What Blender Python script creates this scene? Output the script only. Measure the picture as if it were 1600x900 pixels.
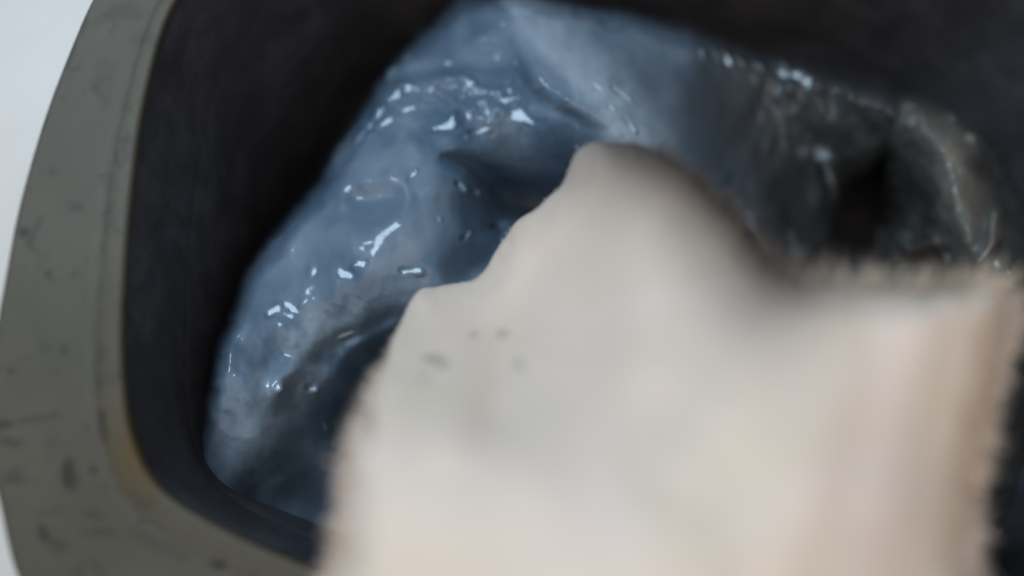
import bpy, bmesh, math
import numpy as np
from mathutils import Vector, Matrix

scene = bpy.context.scene
for o in list(bpy.data.objects):
    bpy.data.objects.remove(o)

# ------------------------------------------------------------------ camera
CAM = np.array((0.0, -0.105, 0.42))
TILT = math.radians(14.0)
LENS = 30.0
cam_data = bpy.data.cameras.new('camera')
cam_data.lens = LENS
cam_data.sensor_width = 36.0
cam_data.clip_start = 0.01
cam_data.clip_end = 50.0
cam_data.dof.use_dof = True
cam_data.dof.focus_distance = 0.50
cam_data.dof.aperture_fstop = 1.2
cam = bpy.data.objects.new('camera', cam_data)
cam.location = CAM
cam.rotation_euler = (TILT, 0, 0)
scene.collection.objects.link(cam)
scene.camera = cam

# ------------------------------------------------------------------ world and lamps
world = bpy.data.worlds.new('World')
scene.world = world
world.use_nodes = True
bg = world.node_tree.nodes['Background']
bg.inputs['Color'].default_value = (0.86, 0.93, 1.0, 1)
bg.inputs['Strength'].default_value = 0.14


def area_lamp(name, loc, target, sx, sy, power, color):
    d = bpy.data.lights.new(name, 'AREA')
    d.shape = 'RECTANGLE'
    d.size, d.size_y = sx, sy
    d.energy = power
    d.color = color
    o = bpy.data.objects.new(name, d)
    o.location = loc
    o.rotation_euler = (Vector(target) - Vector(loc)).to_track_quat('-Z', 'Y').to_euler()
    scene.collection.objects.link(o)
    return o


KEY = np.array((-0.50, 0.55, 1.10))
area_lamp('window_light', KEY, (-0.02, 0.05, -0.05), 0.40, 0.40, 12.0, (0.62, 0.82, 1.0))
area_lamp('warm_fill', (-0.05, -1.20, 2.10), (0.05, -0.05, 0.0), 3.6, 3.6, 42.0, (1.0, 0.85, 0.72))  # unseen broad warm fill, added in place of ceiling bounce

scene.view_settings.view_transform = 'Standard'
scene.view_settings.look = 'None'
scene.view_settings.exposure = 0.0
scene.view_settings.gamma = 1.0
scene.view_settings.use_curve_mapping = False
scene.render.engine = 'CYCLES'

# ------------------------------------------------------------------ helpers
FPX = LENS / 36.0 * 1600.0
CX = np.array((1.0, 0, 0))
CY = np.array((0, math.cos(TILT), math.sin(TILT)))
CZ = np.array((0, -math.sin(TILT), math.cos(TILT)))


def rays(px, py):
    px = np.asarray(px, float)
    py = np.asarray(py, float)
    a = (px - 800.0) / FPX
    b = (450.0 - py) / FPX
    return a[..., None] * CX + b[..., None] * CY - CZ


def at(px, py, z):
    """point of the place at height z that is sighted at px, py"""
    d = rays(px, py)
    t = (np.asarray(z, float) - CAM[2]) / d[..., 2]
    return CAM + d * t[..., None]


rng = np.random.default_rng(7)


def vnoise(x, y, seed):
    r = np.random.default_rng(seed)
    T = r.random((64, 64))
    xi = np.floor(x).astype(int)
    yi = np.floor(y).astype(int)
    fx = x - xi
    fy = y - yi
    fx = fx * fx * fx * (fx * (fx * 6 - 15) + 10)
    fy = fy * fy * fy * (fy * (fy * 6 - 15) + 10)
    a = T[xi % 64, yi % 64]
    b = T[(xi + 1) % 64, yi % 64]
    c = T[xi % 64, (yi + 1) % 64]
    d = T[(xi + 1) % 64, (yi + 1) % 64]
    return (a * (1 - fx) + b * fx) * (1 - fy) + (c * (1 - fx) + d * fx) * fy - 0.5


def fbm(x, y, scale, seed, octaves=4, gain=0.5):
    s = np.zeros_like(x)
    amp = 1.0
    for k in range(octaves):
        c, sn = math.cos(0.7 * k + 0.4), math.sin(0.7 * k + 0.4)
        s += amp * vnoise((x * c - y * sn) / scale + 11 * k, (x * sn + y * c) / scale + 5 * k, seed + k)
        amp *= gain
        scale *= 0.5
    return s


def sstep(a, b, x):
    t = np.clip((x - a) / (b - a), 0, 1)
    return t * t * (3 - 2 * t)


def seg_dist(px, py, poly, closed=False):
    """distance to a polyline, the signed side (+ on the right when walking it), position 0..1"""
    P = np.asarray(poly, float)
    if closed:
        P = np.vstack([P, P[:1]])
    best = np.full(px.shape, 1e9)
    side = np.zeros(px.shape)
    par = np.zeros(px.shape)
    L = np.concatenate([[0], np.cumsum(np.hypot(*(P[1:] - P[:-1]).T))])
    for i in range(len(P) - 1):
        ax, ay = P[i]
        dx, dy = P[i + 1] - P[i]
        l2 = dx * dx + dy * dy
        t = np.clip(((px - ax) * dx + (py - ay) * dy) / l2, 0, 1)
        ex = px - ax - t * dx
        ey = py - ay - t * dy
        d = np.hypot(ex, ey)
        m = d < best
        best = np.where(m, d, best)
        side = np.where(m, np.sign(dx * ey - dy * ex), side)
        par = np.where(m, (L[i] + t * math.sqrt(l2)) / L[-1], par)
    return best, side, par


def inside_dist(px, py, poly):
    P = np.asarray(poly, float)
    d, _, _ = seg_dist(px, py, P, True)
    ins = np.zeros(px.shape, bool)
    n = len(P)
    for i in range(n):
        x1, y1 = P[i]
        x2, y2 = P[(i + 1) % n]
        if y1 == y2:
            continue
        c = ((y1 > py) != (y2 > py)) & (px < (x2 - x1) * (py - y1) / (y2 - y1) + x1)
        ins ^= c
    return np.where(ins, d, -d)


def smooth_poly(pts, n=8):
    P = np.asarray(pts, float)
    out = []
    m = len(P)
    for i in range(m):
        p0, p1, p2, p3 = P[(i - 1) % m], P[i], P[(i + 1) % m], P[(i + 2) % m]
        for k in range(n):
            t = k / n
            out.append(0.5 * (2 * p1 + (p2 - p0) * t + (2 * p0 - 5 * p1 + 4 * p2 - p3) * t * t
                              + (3 * p1 - p0 - 3 * p2 + p3) * t ** 3))
    return np.array(out)


def tps(ctrl, px, py, smooth=0.0):
    C = np.asarray(ctrl, float)
    X = C[:, :2] / 400.0
    n = len(X)

    def U(r2):
        return np.where(r2 > 1e-12, 0.5 * r2 * np.log(np.maximum(r2, 1e-12)), 0)
    K = U(((X[:, None] - X[None]) ** 2).sum(-1)) + np.eye(n) * smooth
    A = np.zeros((n + 3, n + 3))
    A[:n, :n] = K
    A[:n, n] = 1
    A[:n, n + 1:] = X
    A[n, :n] = 1
    A[n + 1:, :n] = X.T
    w = np.linalg.solve(A, np.concatenate([C[:, 2], [0, 0, 0]]))
    x = px / 400.0
    y = py / 400.0
    out = w[n] + w[n + 1] * x + w[n + 2] * y
    for i in range(n):
        out = out + w[i] * U((x - X[i, 0]) ** 2 + (y - X[i, 1]) ** 2)
    return out


def add_attr(me, name, vals):
    a = me.attributes.new(name, 'FLOAT', 'POINT')
    a.data.foreach_set('value', np.asarray(vals, np.float32).ravel())


def mesh_obj(name, verts, faces, mat, parent=None, smooth=True):
    me = bpy.data.meshes.new(name)
    me.from_pydata([tuple(v) for v in verts], [], faces)
    me.update()
    if smooth:
        me.polygons.foreach_set('use_smooth', [True] * len(me.polygons))
    me.materials.append(mat)
    o = bpy.data.objects.new(name, me)
    scene.collection.objects.link(o)
    if parent:
        o.parent = parent
    return o


def sheet(name, px, py, z, keep, mat, attrs=None):
    """a draped surface from a grid of heights"""
    P = at(px, py, z)
    h, w = px.shape
    used = np.zeros((h, w), bool)
    kc = keep[:-1, :-1] & keep[1:, :-1] & keep[:-1, 1:] & keep[1:, 1:]
    for a, b in ((0, 0), (0, 1), (1, 0), (1, 1)):
        used[a:h - 1 + a, b:w - 1 + b] |= kc
    idx = -np.ones((h, w), int)
    idx[used] = np.arange(used.sum())
    j, i = np.nonzero(kc)
    faces = np.stack([idx[j, i], idx[j + 1, i], idx[j + 1, i + 1], idx[j, i + 1]], 1).tolist()
    o = mesh_obj(name, P[used], faces, mat)
    for k, v in (attrs or {}).items():
        add_attr(o.data, k, v[used])
    return o


def grid(x0, x1, y0, y1, step):
    return np.meshgrid(np.arange(x0, x1 + step, step, dtype=float), np.arange(y0, y1 + step, step, dtype=float))


def facet(px, py, z, x, y, rx, ry, ang, seed, strength=1.0, tilt=(0, 0)):
    """a ripple of the wet film that lies so that it catches the window"""
    iy = np.argmin(np.abs(py[:, 0] - y))
    ix = np.argmin(np.abs(px[0] - x))
    P = at(np.array(x), np.array(y), z[iy, ix])
    V = CAM - P
    V /= np.linalg.norm(V)
    L = KEY - P
    L /= np.linalg.norm(L)
    H = V + L
    H /= np.linalg.norm(H)
    H = H + np.array((tilt[0], tilt[1], 0))
    H /= np.linalg.norm(H)
    R = int(2.2 * max(rx, ry) / (px[0, 1] - px[0, 0])) + 2
    sl = (slice(max(iy - R, 0), iy + R + 1), slice(max(ix - R, 0), ix + R + 1))
    X, Y = px[sl] - x, py[sl] - y
    c, s = math.cos(ang), math.sin(ang)
    u = (X * c + Y * s) / (1.12 * rx)
    v = (-X * s + Y * c) / ry
    r = np.hypot(u, v) + 0.7 * fbm(X + 50 * seed, Y, 14, seed, 2)
    d = rays(px[sl], py[sl])
    t = ((P - CAM) @ H) / (d @ H)
    zp = CAM[2] + d[..., 2] * t
    w = (1 - sstep(0.75, 1.5, r)) * strength
    z[sl] = z[sl] * (1 - w) + zp * w


# ------------------------------------------------------------------ materials
def new_mat(name):
    m = bpy.data.materials.new(name)
    m.use_nodes = True
    nt = m.node_tree
    return m, nt, nt.nodes['Principled BSDF']


def node(nt, t, **kw):
    n = nt.nodes.new(t)
    for k, v in kw.items():
        setattr(n, k, v)
    return n


def mix_color(nt, fac, a, b, blend='MIX'):
    n = node(nt, 'ShaderNodeMix', data_type='RGBA', blend_type=blend)
    for s, v in ((0, fac), (6, a), (7, b)):
        if isinstance(v, (int, float)):
            n.inputs[s].default_value = v
        elif isinstance(v, tuple):
            n.inputs[s].default_value = (*v, 1)
        else:
            nt.links.new(v, n.inputs[s])
    return n.outputs[2]


def noise(nt, scale, detail=4, rough=0.55, dist=0.0, vec=None):
    n = node(nt, 'ShaderNodeTexNoise')
    n.inputs['Scale'].default_value = scale
    n.inputs['Detail'].default_value = detail
    n.inputs['Roughness'].default_value = rough
    n.inputs['Distortion'].default_value = dist
    if vec is None:
        tc = node(nt, 'ShaderNodeTexCoord')
        vec = tc.outputs['Object']
    nt.links.new(vec, n.inputs['Vector'])
    return n.outputs['Fac']


def ramp(nt, fac, a, b):
    n = node(nt, 'ShaderNodeMapRange')
    n.interpolation_type = 'SMOOTHSTEP'
    n.inputs['From Min'].default_value = a
    n.inputs['From Max'].default_value = b
    nt.links.new(fac, n.inputs['Value'])
    return n.outputs['Result']


def attr(nt, name):
    n = node(nt, 'ShaderNodeAttribute')
    n.attribute_name = name
    return n.outputs['Fac']


def bump(nt, bsdf, h, strength, dist):
    n = node(nt, 'ShaderNodeBump')
    n.inputs['Strength'].default_value = strength
    n.inputs['Distance'].default_value = dist
    nt.links.new(h, n.inputs['Height'])
    nt.links.new(n.outputs['Normal'], bsdf.inputs['Normal'])
    return n


def wet_material(name, dark, light, lint_highlight):
    m, nt, b = new_mat(name)
    c = mix_color(nt, ramp(nt, noise(nt, 17, 2, 0.5, 0.8), 0.36, 0.72), dark, light)
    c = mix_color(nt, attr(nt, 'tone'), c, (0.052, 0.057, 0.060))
    c = mix_color(nt, attr(nt, 'lint_highlight'), c, lint_highlight)
    nt.links.new(c, b.inputs['Base Color'])
    b.inputs['Roughness'].default_value = 0.45
    b.inputs['Specular IOR Level'].default_value = 0.3
    b.inputs['Coat Weight'].default_value = 0.75
    b.inputs['Coat Roughness'].default_value = 0.07
    b.inputs['Coat IOR'].default_value = 1.4
    bump(nt, b, noise(nt, 120, 2, 0.45), 0.12, 0.002)
    return m


mat_blue = wet_material('wet_blue_grey', (0.080, 0.135, 0.202), (0.165, 0.230, 0.305), (0.44, 0.53, 0.62))
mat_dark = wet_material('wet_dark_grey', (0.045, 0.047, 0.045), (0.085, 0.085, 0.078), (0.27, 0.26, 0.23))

m, nt, b = new_mat('cream_cloth')
c = mix_color(nt, ramp(nt, noise(nt, 14, 4, 0.55, 0.8), 0.3, 0.7), (0.77, 0.64, 0.52), (0.82, 0.68, 0.595))
c = mix_color(nt, attr(nt, 'soil'), c, (0.10, 0.095, 0.085))
c = mix_color(nt, attr(nt, 'damp_shade'), c, (0.10, 0.078, 0.066))
nt.links.new(c, b.inputs['Base Color'])
b.inputs['Roughness'].default_value = 0.75
b.inputs['Specular IOR Level'].default_value = 0.25
bump(nt, b, noise(nt, 320, 3, 0.6), 0.12, 0.001)
mat_cream = m

m, nt, b = new_mat('grey_plastic')
c = mix_color(nt, ramp(nt, noise(nt, 9, 5, 0.6, 0.4), 0.3, 0.75), (0.070, 0.064, 0.047), (0.094, 0.086, 0.065))
c = mix_color(nt, ramp(nt, noise(nt, 60, 5, 0.65, 0.5), 0.52, 0.75), c, (0.045, 0.045, 0.036))
c = mix_color(nt, attr(nt, 'rust'), c, (0.085, 0.052, 0.013))
c = mix_color(nt, attr(nt, 'grime'), c, (0.012, 0.014, 0.012))
nt.links.new(c, b.inputs['Base Color'])
b.inputs['Roughness'].default_value = 0.55
b.inputs['Specular IOR Level'].default_value = 0.3
bump(nt, b, noise(nt, 420, 3, 0.6), 0.15, 0.0008)
mat_rim = m

m, nt, b = new_mat('white_enamel')
c = mix_color(nt, ramp(nt, noise(nt, 12, 4, 0.6), 0.3, 0.8), (0.60, 0.58, 0.56), (0.64, 0.62, 0.60))
nt.links.new(c, b.inputs['Base Color'])
b.inputs['Roughness'].default_value = 0.4
mat_shell = m

m, nt, b = new_mat('dark_tub')
c = mix_color(nt, ramp(nt, noise(nt, 22, 5, 0.65, 0.6), 0.35, 0.8), (0.046, 0.045, 0.052), (0.095, 0.092, 0.105))
nt.links.new(c, b.inputs['Base Color'])
b.inputs['Roughness'].default_value = 0.6
b.inputs['Specular IOR Level'].default_value = 0.25
bump(nt, b, noise(nt, 90, 4, 0.6), 0.2, 0.002)
mat_tub = m

# ------------------------------------------------------------------ tub: shell, rim, walls
tub = bpy.data.objects.new('washing_tub', None)
tub['label'] = 'white washing tub with a grimy grey rim and a dark hollow inside'
tub['category'] = 'tub'
scene.collection.objects.link(tub)

inner_px = [(330, -90), (275, 0), (250, 60), (232, 130), (218, 200), (208, 280), (200, 360), (195, 450), (192, 530),
            (195, 600), (203, 660), (221, 715), (247, 755), (284, 786), (335, 815), (405, 850), (500, 890),
            (620, 940), (800, 1000), (1050, 1040), (1350, 1040), (1640, 1000), (1860, 880), (1980, 660),
            (2010, 400), (1970, 120), (1850, -130), (1590, -310), (1200, -370), (850, -390), (560, -310), (420, -200)]
outer_px = [(190, -90), (140, 0), (107, 75), (72, 165), (42, 260), (20, 345), (4, 430), (-12, 520), (-20, 600),
            (-22, 670), (-17, 740), (-4, 800), (6, 850), (20, 900), (50, 960), (140, 1030), (310, 1070),
            (480, 1120), (760, 1170), (1050, 1200), (1380, 1200), (1740, 1160), (2000, 1010), (2150, 700),
            (2180, 380), (2130, 50), (1990, -240), (1680, -450), (1230, -520), (820, -540), (460, -450), (280, -250)]
NI = 16
ip = smooth_poly(inner_px, NI)
op = smooth_poly(outer_px, NI)
n_ring = len(ip)
# profile across the rim: 0 outside .. 1 inside, height
prof = [(0.0, -0.016), (0.004, -0.006), (0.015, -0.0015), (0.04, 0.0)]
prof += [(s, 0.0) for s in np.linspace(0.07, 0.72, 34)]
prof += [(0.745, -0.0002), (0.765, -0.0004), (0.785, -0.0005), (0.805, -0.0003), (0.825, 0.0), (0.85, 0.0002),
         (0.88, 0.0003), (0.91, 0.0003), (0.94, 0.0002), (0.965, 0.0), (0.985, -0.0008), (0.995, -0.002), (1.0, -0.005)]
verts, RX, RY = [], [], []
for s, z in prof:
    p = op * (1 - s) + ip * s
    v = at(p[:, 0], p[:, 1], 0.0)
    v[:, 2] = z
    verts.append(v)
    RX.append(p[:, 0])
    RY.append(p[:, 1])
RX, RY = np.array(RX), np.array(RY)
faces = []
for k in range(len(prof) - 1):
    for i in range(n_ring):
        j = (i + 1) % n_ring
        faces.append((k * n_ring + i, k * n_ring + j, (k + 1) * n_ring + j, (k + 1) * n_ring + i))
rim = mesh_obj('rim', np.vstack(verts), faces, mat_rim, tub)
rim['label'] = 'grey plastic rim with dark mould spots and a rusty corner'
wob = fbm(RX, RY, 22, 31, 3)
grime = np.zeros_like(RX)
for x, y, rx, ry, a, st in [(106, 742, 13, 21, 0.1, .8), (118, 748, 6, 15, 0, .5), (146, 733, 6, 6, 0, .75),
                            (37, 362, 7, 6, 0, .65), (75, 428, 5, 5, 0, .6), (160, 662, 6, 24, -0.1, .55),
                            (162, 675, 8, 12, 0, .5), (152, 590, 4, 26, -0.15, .45), (158, 550, 8, 26, 0, .3),
                            (100, 548, 5, 10, 0.1, .4), (18, 580, 6, 5, 0, .6), (8, 662, 16, 8, 0.1, .6),
                            (60, 655, 45, 5, -0.1, .35), (85, 650, 6, 5, 0, .4), (20, 690, 26, 5, 0, .35),
                            (68, 835, 7, 13, -0.5, .65), (95, 855, 14, 12, 0.3, .38), (150, 832, 30, 8, 0, .32),
                            (136, 668, 9, 6, 0, .4), (222, 815, 6, 4, 0, .7), (340, 882, 10, 6, 0.2, .75),
                            (140, 805, 18, 6, 0, .35), (90, 695, 16, 8, 0, .22), (165, 760, 5, 4, 0, .4),
                            (182, 360, 6, 10, 0, .35), (168, 300, 4, 40, .05, .22), (160, 120, 16, 26, 0.3, .2),
                            (200, 20, 30, 14, 0, .25), (66, 195, 6, 12, .3, .4), (115, 70, 8, 40, .4, .3),
                            (250, 850, 40, 8, .4, .25), (290, 870, 10, 6, .2, .3)]:
    X, Y = RX - x, RY - y
    c, s = math.cos(a), math.sin(a)
    r = np.hypot((X * c + Y * s) / rx, (-X * s + Y * c) / ry) + 0.9 * wob
    grime = np.maximum(grime, st * (1 - sstep(0.55, 1.45, r)))
prow = np.array([p[0] for p in prof])[:, None] * np.ones_like(RX)
grime = np.maximum(grime, 0.18 * np.exp(-((prow - 0.785) / 0.03) ** 2) * sstep(-0.2, 0.35, wob + 0.1))
grime = np.maximum(grime, 0.55 * sstep(0.965, 1.0, prow))
add_attr(rim.data, 'grime', grime)
rd, _, _ = seg_dist(RX, RY, [(193, 560), (200, 650), (215, 705), (240, 748)])
rust = np.exp(-(rd / 40) ** 2) * sstep(560, 700, RY) * (1 - sstep(770, 830, RY)) * np.clip(0.85 + 1.1 * wob, 0, 1)
rust = np.maximum(rust, 0.95 * np.exp(-((RX - 222) / 32) ** 2 - ((RY - 732) / 42) ** 2))
rust = np.maximum(rust, 0.25 * sstep(.8, 1, prow) * sstep(350, 650, RY))
add_attr(rim.data, 'rust', np.clip(rust, 0, 0.95))

# white housing around the rim
cen = at(np.array(900.0), np.array(380.0), 0.0)
ow = at(op[:, 0], op[:, 1], 0.0)
rings = []
for k, (sc, z) in enumerate([(0.985, -0.0115), (1.02, -0.0115), (1.06, -0.012), (1.3, -0.013), (1.5, -0.016),
                             (1.53, -0.024), (1.54, -0.05), (1.54, -0.5)]):
    v = cen + (ow - cen) * sc
    v[:, 2] = z
    rings.append(v)
faces = [(k * n_ring + i, k * n_ring + (i + 1) % n_ring, (k + 1) * n_ring + (i + 1) % n_ring, (k + 1) * n_ring + i)
         for k in range(len(rings) - 1) for i in range(n_ring)]
shell = mesh_obj('housing', np.vstack(rings), faces, mat_shell, tub)
shell['label'] = 'smooth white enamel housing outside the grey rim'

# dark walls: a collar below the rim, then the set-back tub and its floor
iw = at(ip[:, 0], ip[:, 1], 0.0)


def ring_wall(name, spec, close=False):
    R = []
    for sc, z in spec:
        v = cen + (iw - cen) * sc
        v[:, 2] = z
        R.append(v)
    V = np.vstack(R)
    F = [(k * n_ring + i, k * n_ring + (i + 1) % n_ring, (k + 1) * n_ring + (i + 1) % n_ring, (k + 1) * n_ring + i)
         for k in range(len(R) - 1) for i in range(n_ring)]
    if close:
        c0 = len(V)
        V = np.vstack([V, [[cen[0], cen[1], spec[-1][1]]]])
        F += [((len(R) - 1) * n_ring + i, (len(R) - 1) * n_ring + (i + 1) % n_ring, c0) for i in range(n_ring)]
    return mesh_obj(name, V, F, mat_tub, tub)


ring_wall('collar', [(1.012, -0.004), (1.008, -0.012), (1.004, -0.03), (1.0, -0.055), (0.997, -0.085)])
ring_wall('inner_wall', [(0.9965, -0.080), (0.994, -0.085), (0.988, -0.12), (0.985, -0.2), (0.98, -0.27), (0.97, -0.31), (0.9, -0.33)], True)

# ------------------------------------------------------------------ blue-grey wet laundry
FLOOR = -0.30
out_a = smooth_poly([(725, -6), (690, 18), (645, 62), (603, 108), (572, 158), (540, 212), (502, 278), (470, 318),
                     (424, 366), (388, 418), (358, 480), (330, 550), (311, 620), (300, 690), (286, 770), (312, 826),
                     (405, 878), (485, 925), (700, 970), (1000, 960), (1300, 960), (1330, 700), (1310, 470),
                     (1296, 350), (1330, 280), (1400, 240), (1450, 200), (1400, 148), (1300, 112), (1200, 84), (1110, 58), (1050, 40),
                     (980, 22), (900, 4), (810, -12)], 5)
ctrl_a = [(560, 220, -.105), (500, 320, -.10), (420, 430, -.10), (350, 600, -.078), (330, 740, -.092),
          (640, 100, -.125), (740, 40, -.135), (850, 30, -.125), (950, 60, -.12),
          (650, 300, -.09), (600, 400, -.083), (560, 450, -.085), (480, 540, -.095), (430, 640, -.09),
          (420, 760, -.115), (500, 800, -.15), (500, 680, -.125),
          (720, 235, -.10), (800, 315, -.15), (770, 380, -.125), (850, 270, -.13), (735, 430, -.10), (700, 330, -.098),
          (830, 100, -.10), (900, 140, -.085), (980, 220, -.085), (1050, 330, -.11), (1120, 430, -.14),
          (1060, 120, -.125), (1150, 200, -.155), (1230, 250, -.185), (1290, 350, -.24), (1290, 430, -.25),
          (1220, 400, -.19), (1200, 100, -.155), (1290, 140, -.152), (1360, 170, -.150), (1430, 195, -.150),
          (640, 600, -.15), (800, 600, -.11), (1100, 600, -.11), (1280, 600, -.2), (900, 850, -.15), (1250, 850, -.2)]
px, py = grid(280, 1470, -30, 970, 2.5)
z = tps(ctrl_a, px, py, 0.002)
z += 0.010 * fbm(px, py * 0.8, 130, 3, 3)
amp = 0.16 + 1.3 * np.exp(-((px - 740) / 130) ** 2 - ((py - 130) / 80) ** 2) + 0.3 * np.exp(-((px - 480) / 150) ** 2 - ((py - 560) / 110) ** 2)
z += 0.0042 * amp * fbm(px, py, 36, 12, 3, 0.55)
z += 0.016 * sstep(1080, 1250, px) * fbm(px, py * 0.6, 60, 14, 3, 0.5)
# fold lip beside the hollow
d, s, t = seg_dist(px, py, [(790, 20), (812, 90), (838, 140), (872, 163), (905, 178), (940, 197), (985, 235)])
up = sstep(-16, 16, -s * d)
z += 0.012 * up * np.exp(-d / 70) * sstep(0.0, 0.15, t) * (1 - sstep(0.55, 0.95, t))
# the deep hollow and the creases
for poly, w, dep in [                     ([(720, 270), (800, 325), (880, 300), (930, 250)], 40, .030),
                     ([(645, 478), (600, 540), (568, 585), (545, 640), (520, 720)], 26, .022),
                     ([(600, 505), (560, 530), (520, 545), (480, 590)], 20, .005),
                     ([(530, 315), (580, 312), (640, 300)], 18, .006),
                     ([(690, 450), (750, 410), (810, 350)], 30, .022)]:
    d, s, t = seg_dist(px, py, poly)
    z -= dep * np.exp(-(d / w) ** 2) * sstep(0, 0.35, t) * (1 - sstep(0.75, 1, t))
d, s, t = seg_dist(px, py, [(686, 243), (735, 258), (780, 290), (820, 318), (870, 330)])
z -= 0.040 * t ** 0.7 * np.exp(-(d / (7 + 34 * t)) ** 2)
# soft ridges
for poly, w, h in [([(640, 300), (690, 290), (740, 305), (780, 345)], 22, .007),
                   ([(520, 560), (600, 520), (650, 490)], 13, .008),
                   ([(430, 640), (440, 590), (480, 560)], 16, .007),
                   ([(330, 770), (400, 700), (470, 650)], 32, .004),
                   ([(560, 170), (620, 140), (700, 120), (790, 110)], 12, .005),
                   ([(1160, 330), (1190, 380), (1215, 430)], 12, .014),
                   ([(1280, 240), (1295, 270), (1308, 310)], 12, .022)]:
    d, s, t = seg_dist(px, py, poly)
    z += h * np.exp(-(d / w) ** 2) * sstep(0, 0.35, t) * (1 - sstep(0.65, 1, t))
din = inside_dist(px, py, out_a) + 10 * fbm(px, py, 50, 77, 3)
# glinting ripples
GL = [(697, 198, 17, 7, -0.35), (705, 190, 5, 12, .3), (818, 182, 16, 9, .5), (795, 156, 12, 5, -.3), (640, 424, 17, 6, 0.08),
      (541, 429, 13, 8, .3), (563, 412, 12, 5, -.4), (430, 485, 14, 7, -.6), (478, 470, 12, 3, -.8),
      (645, 273, 10, 3, -.9), (782, 351, 14, 3, -.1), (722, 292, 9, 4, .6), (745, 300, 7, 3, .3),
      (935, 136, 10, 5, .6), (972, 146, 15, 3, .6), (955, 168, 6, 4, .4), (985, 195, 12, 3, .9), (685, 342, 4, 4, 0), (730, 368, 10, 4, -.6),
      (700, 99, 7, 5, 0), (760, 76, 9, 3, 0), (764, 62, 12, 3, .3), (806, 99, 6, 5, 0), (733, 133, 10, 4, -.6),
      (722, 152, 8, 3, -.5), (660, 45, 6, 3, -.3), (785, 38, 7, 5, 0), (820, 18, 9, 3, 0), (490, 425, 8, 10, .5),
      (750, 205, 14, 5, -.3), (728, 214, 8, 5, -.3), (631, 141, 7, 14, .8), (616, 153, 7, 15, .6), (594, 176, 7, 17, .5),
      (578, 194, 6, 15, .6), (564, 211, 6, 14, .6), (604, 191, 13, 6, -.8), (612, 115, 6, 11, .5), (634, 90, 8, 3, -.8),
      (655, 48, 7, 3, -.8), (612, 165, 9, 3, -.6), (570, 190, 8, 3, -.8), (640, 170, 12, 4, -.5),
      (1096, 82, 6, 9, 0), (1118, 86, 6, 15, -.6), (1136, 93, 6, 21, -.6), (1156, 98, 6, 12, -.6),
      (1183, 104, 8, 10, -.6), (1228, 112, 9, 20, -.9), (1254, 118, 9, 18, -.9), (1262, 130, 6, 10, -.8),
      (435, 605, 6, 8, .3), (490, 608, 9, 6, .3), (545, 520, 14, 5, -.4)]
e = np.clip(din / 34.0, 0, 1)
prof_e = np.sqrt(np.clip(1 - (1 - e) ** 2, 0, 1))
z = FLOOR + (z - FLOOR) * np.where(din > 0, 0.62 + 0.38 * prof_e, 0.62 * np.clip(1 + din / 9, 0, 1))
for k, (x, y, rx, ry, a) in enumerate(GL):
    facet(px, py, z, x, y, rx, ry, a, 200 + k, 0.95, tuple(np.random.default_rng(k).normal(0, 0.02, 2)))
lint_highlight = np.zeros_like(z)
wob = fbm(px, py, 26, 41, 3)
for x, y, rx, ry, a, st in [(1285, 240, 14, 9, .5, .5), (1298, 285, 7, 22, -.2, .5), (1240, 385, 9, 34, -.4, .4),
                            (1170, 350, 14, 34, -.5, .35), (1195, 400, 8, 30, -.4, .35), (325, 772, 20, 30, .3, .25), (430, 610, 70, 40, -.8, .15), (390, 690, 60, 26, -.8, .2), (500, 520, 70, 26, -.5, .2),  # the broad lower-left patches only make the heap paler there
                            (1255, 238, 10, 9, 0, .3)]:
    X, Y = px - x, py - y
    c, s = math.cos(a), math.sin(a)
    r = np.hypot((X * c + Y * s) / rx, (-X * s + Y * c) / ry) + 0.9 * wob
    lint_highlight = np.maximum(lint_highlight, st * (1 - sstep(0.3, 1.5, r)))
d, s, t = seg_dist(px, py, [(820, 40), (880, 95), (960, 185), (990, 225)])
lint_highlight = np.maximum(lint_highlight, 0.75 * np.exp(-(d / 62) ** 2) * np.clip(0.85 + 0.5 * wob, 0, 1) * np.where(s < 0, 1, np.exp(-(d / 26) ** 2)))  # highlight on the ridge facing the light, put into the colour
tone = 0.93 * sstep(970, 1170, px - 0.25 * py + 45 + 70 * fbm(px, py, 120, 71, 2))  # blue light falling off to the right, painted as dark grey
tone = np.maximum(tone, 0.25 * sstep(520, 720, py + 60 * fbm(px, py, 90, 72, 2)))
blue = sheet('wet_laundry', px, py, z, din > -14, mat_blue, {'lint_highlight': lint_highlight, 'tone': tone})
blue['label'] = 'glossy wet blue-grey laundry heap with white glints, its fade into shade painted dark grey, beside the cream cloth'
blue['category'] = 'laundry'

# ------------------------------------------------------------------ dark wet laundry at the right
out_b = smooth_poly([(1368, 440), (1388, 360), (1384, 290), (1364, 220), (1318, 160), (1310, 122), (1352, 128), (1420, 152),
                     (1500, 186), (1550, 225), (1585, 290), (1620, 380), (1660, 520), (1690, 700), (1690, 950), (1500, 990),
                     (1345, 960), (1335, 700)], 5)
ctrl_b = [(1345, 430, -.25), (1370, 330, -.21), (1380, 250, -.175), (1340, 150, -.17), (1420, 180, -.14), (1500, 225, -.135),
          (1470, 300, -.14), (1510, 360, -.13), (1420, 300, -.18), (1420, 390, -.2), (1380, 400, -.2), (1555, 320, -.15),
          (1570, 420, -.12), (1600, 560, -.15), (1580, 700, -.17), (1590, 860, -.18), (1450, 600, -.18), (1420, 850, -.2),
          (1660, 700, -.24), (1640, 900, -.24), (1480, 430, -.17)]
px, py = grid(1290, 1705, 90, 1000, 2.5)
z = tps(ctrl_b, px, py, 0.002)
z += 0.012 * fbm(px, py * 0.6, 90, 23, 3) + 0.003 * fbm(px, py, 30, 29, 3)
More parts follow.
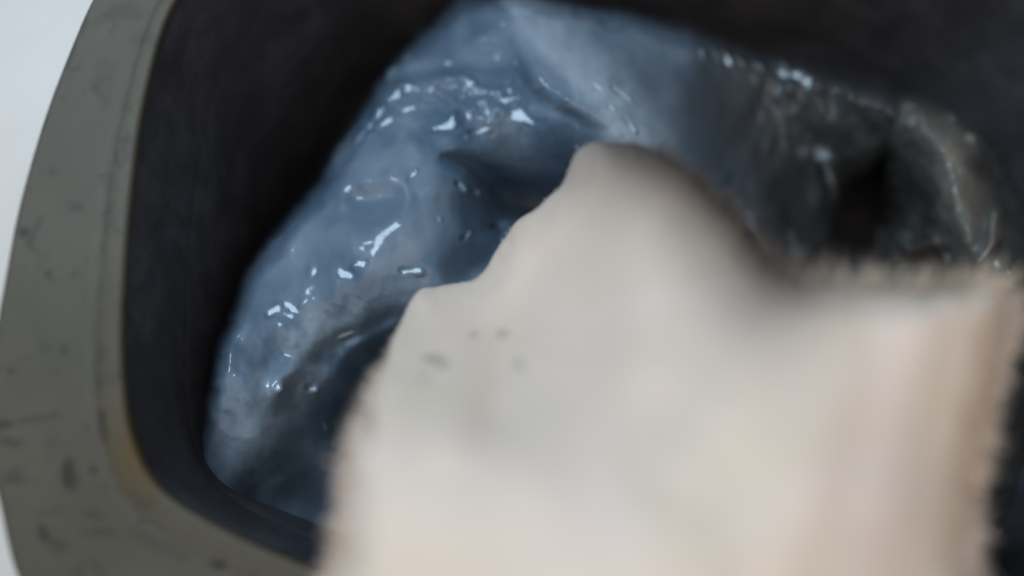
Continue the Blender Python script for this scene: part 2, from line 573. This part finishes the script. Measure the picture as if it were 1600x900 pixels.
for poly, w, h in [([(1420, 180), (1480, 240), (1515, 320), (1500, 400)], 42, .008),
                   ([(1395, 365), (1420, 390), (1455, 380)], 12, .016),
                   ([(1555, 335), (1550, 380), (1530, 410)], 10, .018)]:
    d, s, t = seg_dist(px, py, poly)
    z += h * np.exp(-(d / w) ** 2)
din = inside_dist(px, py, out_b) + 12 * fbm(px, py, 45, 78, 3)
e = np.clip(din / 44.0, 0, 1)
z = FLOOR + (z - FLOOR) * np.where(din > 0, 0.6 + 0.4 * np.sqrt(np.clip(1 - (1 - e) ** 2, 0, 1)), 0.6 * np.clip(1 + din / 9, 0, 1))
for k, (x, y, rx, ry, a) in enumerate([(1318, 126, 6, 12, -.9), (1338, 134, 5, 12, -.9), (1376, 146, 8, 9, -.9), (1352, 152, 6, 10, -.7),
                                       (1420, 165, 8, 6, .5), (1488, 185, 6, 9, 0), (1514, 214, 10, 8, 0), (1425, 190, 8, 8, .3),
                                       (1480, 405, 4, 12, 0)]):
    facet(px, py, z, x, y, rx, ry, a, 300 + k, 0.85)
lint_highlight = np.zeros_like(z)
wob = fbm(px, py, 40, 51, 3)
for poly, w, st in [([(1420, 175), (1470, 225), (1505, 300), (1500, 360), (1480, 410)], 40, .42),
                    ([(1385, 370), (1410, 395), (1450, 385)], 16, .5), ([(1556, 335), (1552, 370), (1530, 405)], 10, .7),
                    ([(1345, 140), (1400, 160)], 14, .5), ([(1505, 215), (1520, 218)], 10, .5)]:
    d, s, t = seg_dist(px, py, poly)
    lint_highlight = np.maximum(lint_highlight, st * (1 - sstep(0.2, 1.4, d / w + 0.9 * wob)))
dark = sheet('wet_laundry', px, py, z, din > -14, mat_dark, {'lint_highlight': lint_highlight, 'tone': 0 * lint_highlight})
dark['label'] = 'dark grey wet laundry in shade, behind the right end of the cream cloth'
dark['category'] = 'laundry'

# ------------------------------------------------------------------ cream cloth in front
out_c = smooth_poly([(552, 960), (542, 860), (546, 770), (558, 690), (577, 625), (598, 572), (616, 518), (638, 470),
                     (662, 448), (736, 440), (762, 408), (802, 350), (846, 312), (876, 282), (900, 238), (928, 216),
                     (962, 222), (1005, 234), (1075, 270), (1140, 330), (1192, 400), (1236, 440), (1300, 452), (1400, 454),
                     (1478, 453), (1526, 450), (1562, 454), (1574, 492), (1558, 570), (1532, 680),
                     (1518, 780), (1508, 880), (1500, 980), (1000, 1000)], 5)
ctrl_c = [(525, 900, .11), (550, 720, .10), (600, 590, .065), (650, 490, .0), (700, 455, -.02), (800, 370, -.01), (900, 250, .02),
          (960, 255, .04), (700, 600, .06), (640, 800, .115), (850, 480, .03), (950, 400, .05), (1040, 290, .065), (1120, 330, .08),
          (1190, 410, .09), (1000, 550, .09), (800, 750, .12), (1000, 800, .135), (1250, 450, .10), (1380, 460, .105), (1490, 450, .105),
          (1200, 600, .12), (1400, 620, .12), (1200, 800, .14), (1400, 800, .13), (1530, 600, .10), (1510, 760, .10),
          (1500, 900, .105), (1560, 440, .09), (700, 920, .125), (1000, 960, .145), (1300, 950, .14)]
px, py = grid(480, 1620, 170, 1000, 3)
z = tps(ctrl_c, px, py, 0.004)
z += 0.006 * fbm(px * 0.9, py * 0.55, 170, 61, 2)
for poly, w, h in [([(930, 220), (960, 330), (980, 450), (1000, 560)], 65, .006),
                   ([(1080, 330), (1120, 400), (1180, 450)], 55, -.008),
                   ([(680, 470), (720, 560), (700, 680)], 50, .006),
                   ([(1180, 460), (1150, 560), (1080, 700)], 60, .003),
                   ([(1440, 470), (1420, 600), (1400, 760)], 60, .002),
                   ([(840, 420), (800, 520), (780, 640)], 40, -.005)]:
    d, s, t = seg_dist(px, py, poly)
    z += h * np.exp(-(d / w) ** 2)
din = inside_dist(px, py, out_c) + 10 * fbm(px, py, 46, 88, 3)
e = np.clip(din / 55.0, 0, 1)
DROP = -0.22
z = DROP + (z - DROP) * np.where(din > 0, 0.90 + 0.10 * np.sqrt(np.clip(1 - (1 - e) ** 2, 0, 1)), 0.90 * np.clip(1 + din / 12, 0, 1))
soil = np.zeros_like(z)
wob = fbm(px, py, 26, 91, 3)
for x, y, rx, ry, st in [(672, 562, 16, 8, .5), (690, 568, 14, 7, .35), (740, 522, 10, 6, .3), (785, 522, 14, 7, .3), (660, 590, 6, 5, .3),
                         (575, 655, 14, 24, .45), (810, 570, 10, 10, .2), (548, 640, 12, 22, .3)]:
    r = np.hypot((px - x) / rx, (py - y) / ry) + 0.9 * wob
    soil = np.maximum(soil, st * (1 - sstep(0.4, 1.5, r)))
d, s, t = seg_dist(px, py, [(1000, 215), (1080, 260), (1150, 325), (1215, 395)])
damp_shade = np.exp(-(d / 115) ** 2)
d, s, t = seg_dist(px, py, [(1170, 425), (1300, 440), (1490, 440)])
damp_shade = np.maximum(damp_shade, 0.55 * np.exp(-(d / 26) ** 2))
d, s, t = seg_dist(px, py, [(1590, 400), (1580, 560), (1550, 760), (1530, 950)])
damp_shade = np.maximum(damp_shade, 0.35 * np.exp(-(d / 24) ** 2))  # right edge turned from the light, its shade put into the colour
damp_shade = np.maximum(damp_shade, 0.5 * np.exp(-((px - 1105) / 60) ** 2 - ((py - 390) / 55) ** 2))  # brownish shadow notch beside the peak, painted into the colour
cream = sheet('cream_cloth', px, py, z, din > 0, mat_cream, {'soil': soil, 'damp_shade': damp_shade})
cream['label'] = 'large pale cream cloth bulging up in front of the wet laundry'
cream['category'] = 'cloth'

# the cloth's edge turns under itself and hangs down towards the laundry
bm = bmesh.new()
bm.from_mesh(cream.data)
mid = at(np.array(1020.0), np.array(640.0), 0.0)
edge = [e for e in bm.edges if e.is_boundary]
for it in range(14):
    new = {}
    for e in edge:
        for v, w in (e.verts, reversed(e.verts)):
            new.setdefault(v, []).append(w.co.copy())
    for v, l in new.items():
        if len(l) == 2:
            v.co = v.co * 0.4 + (l[0] + l[1]) * 0.3
# frayed pile along that edge
damp_shade_l = bm.verts.layers.float['damp_shade']
bm.normal_update()
FV, FF, FD = [], [], []
fr = np.random.default_rng(5)
for e in edge:
    a, b = e.verts
    f = e.link_faces[0]
    out = (a.co + b.co) * 0.5 - f.calc_center_median()
    out = (out - f.normal * out.dot(f.normal)).normalized()
    c2 = (a.co + b.co) * 0.5 - Vector(mid)
    c2.z = 0
    out = (out * 0.5 + c2.normalized() * 0.5).normalized()
    far = c2.x > 0.0 and c2.y > 0.02
    near = min(max((a.co.z + 0.01) / 0.08, 0.0), 1.0)
    for k in range(int(3 + 13 * near)):
        base = a.co.lerp(b.co, fr.random()) - out * fr.random() ** 1.3 * 0.012
        ln = (0.003 + 0.012 * fr.random() ** 2) * (1.5 if far else 1.0) * (0.2 + 0.8 * near)
        dr = (out * (0.55 + 0.5 * fr.random()) + f.normal * fr.normal(0.3, 0.2) + Vector(fr.normal(0, 0.32, 3))).normalized()
        sd = dr.cross(Vector(fr.normal(0, 1, 3))).normalized() * (0.00012 + 0.00016 * near)
        tip = base + dr * ln + Vector((0, 0, -0.1 * ln))
        m = base + dr * ln * 0.5
        n0 = len(FV)
        FV += [base - sd, base + sd, m + sd * 0.8, m - sd * 0.8, tip]
        FF += [(n0, n0 + 1, n0 + 2, n0 + 3), (n0 + 3, n0 + 2, n0 + 4)]
        FD += [a[damp_shade_l]] * 5
pile = mesh_obj('frayed_pile', FV, FF, mat_cream, cream)
pile['kind'] = 'stuff'
add_attr(pile.data, 'damp_shade', FD)
add_attr(pile.data, 'soil', [0.0] * len(FV))
for k, drop in ((0.985, 0.006), (0.965, 0.024), (0.88, 0.09)):
    ext = bmesh.ops.extrude_edge_only(bm, edges=edge)['geom']
    for v in ext:
        if isinstance(v, bmesh.types.BMVert):
            v.co.x = mid[0] + (v.co.x - mid[0]) * k
            v.co.y = mid[1] + (v.co.y - mid[1]) * k
            v.co.z -= drop
    edge = [e for e in ext if isinstance(e, bmesh.types.BMEdge)]
for f in bm.faces:
    f.smooth = True
bm.to_mesh(cream.data)
bm.free()
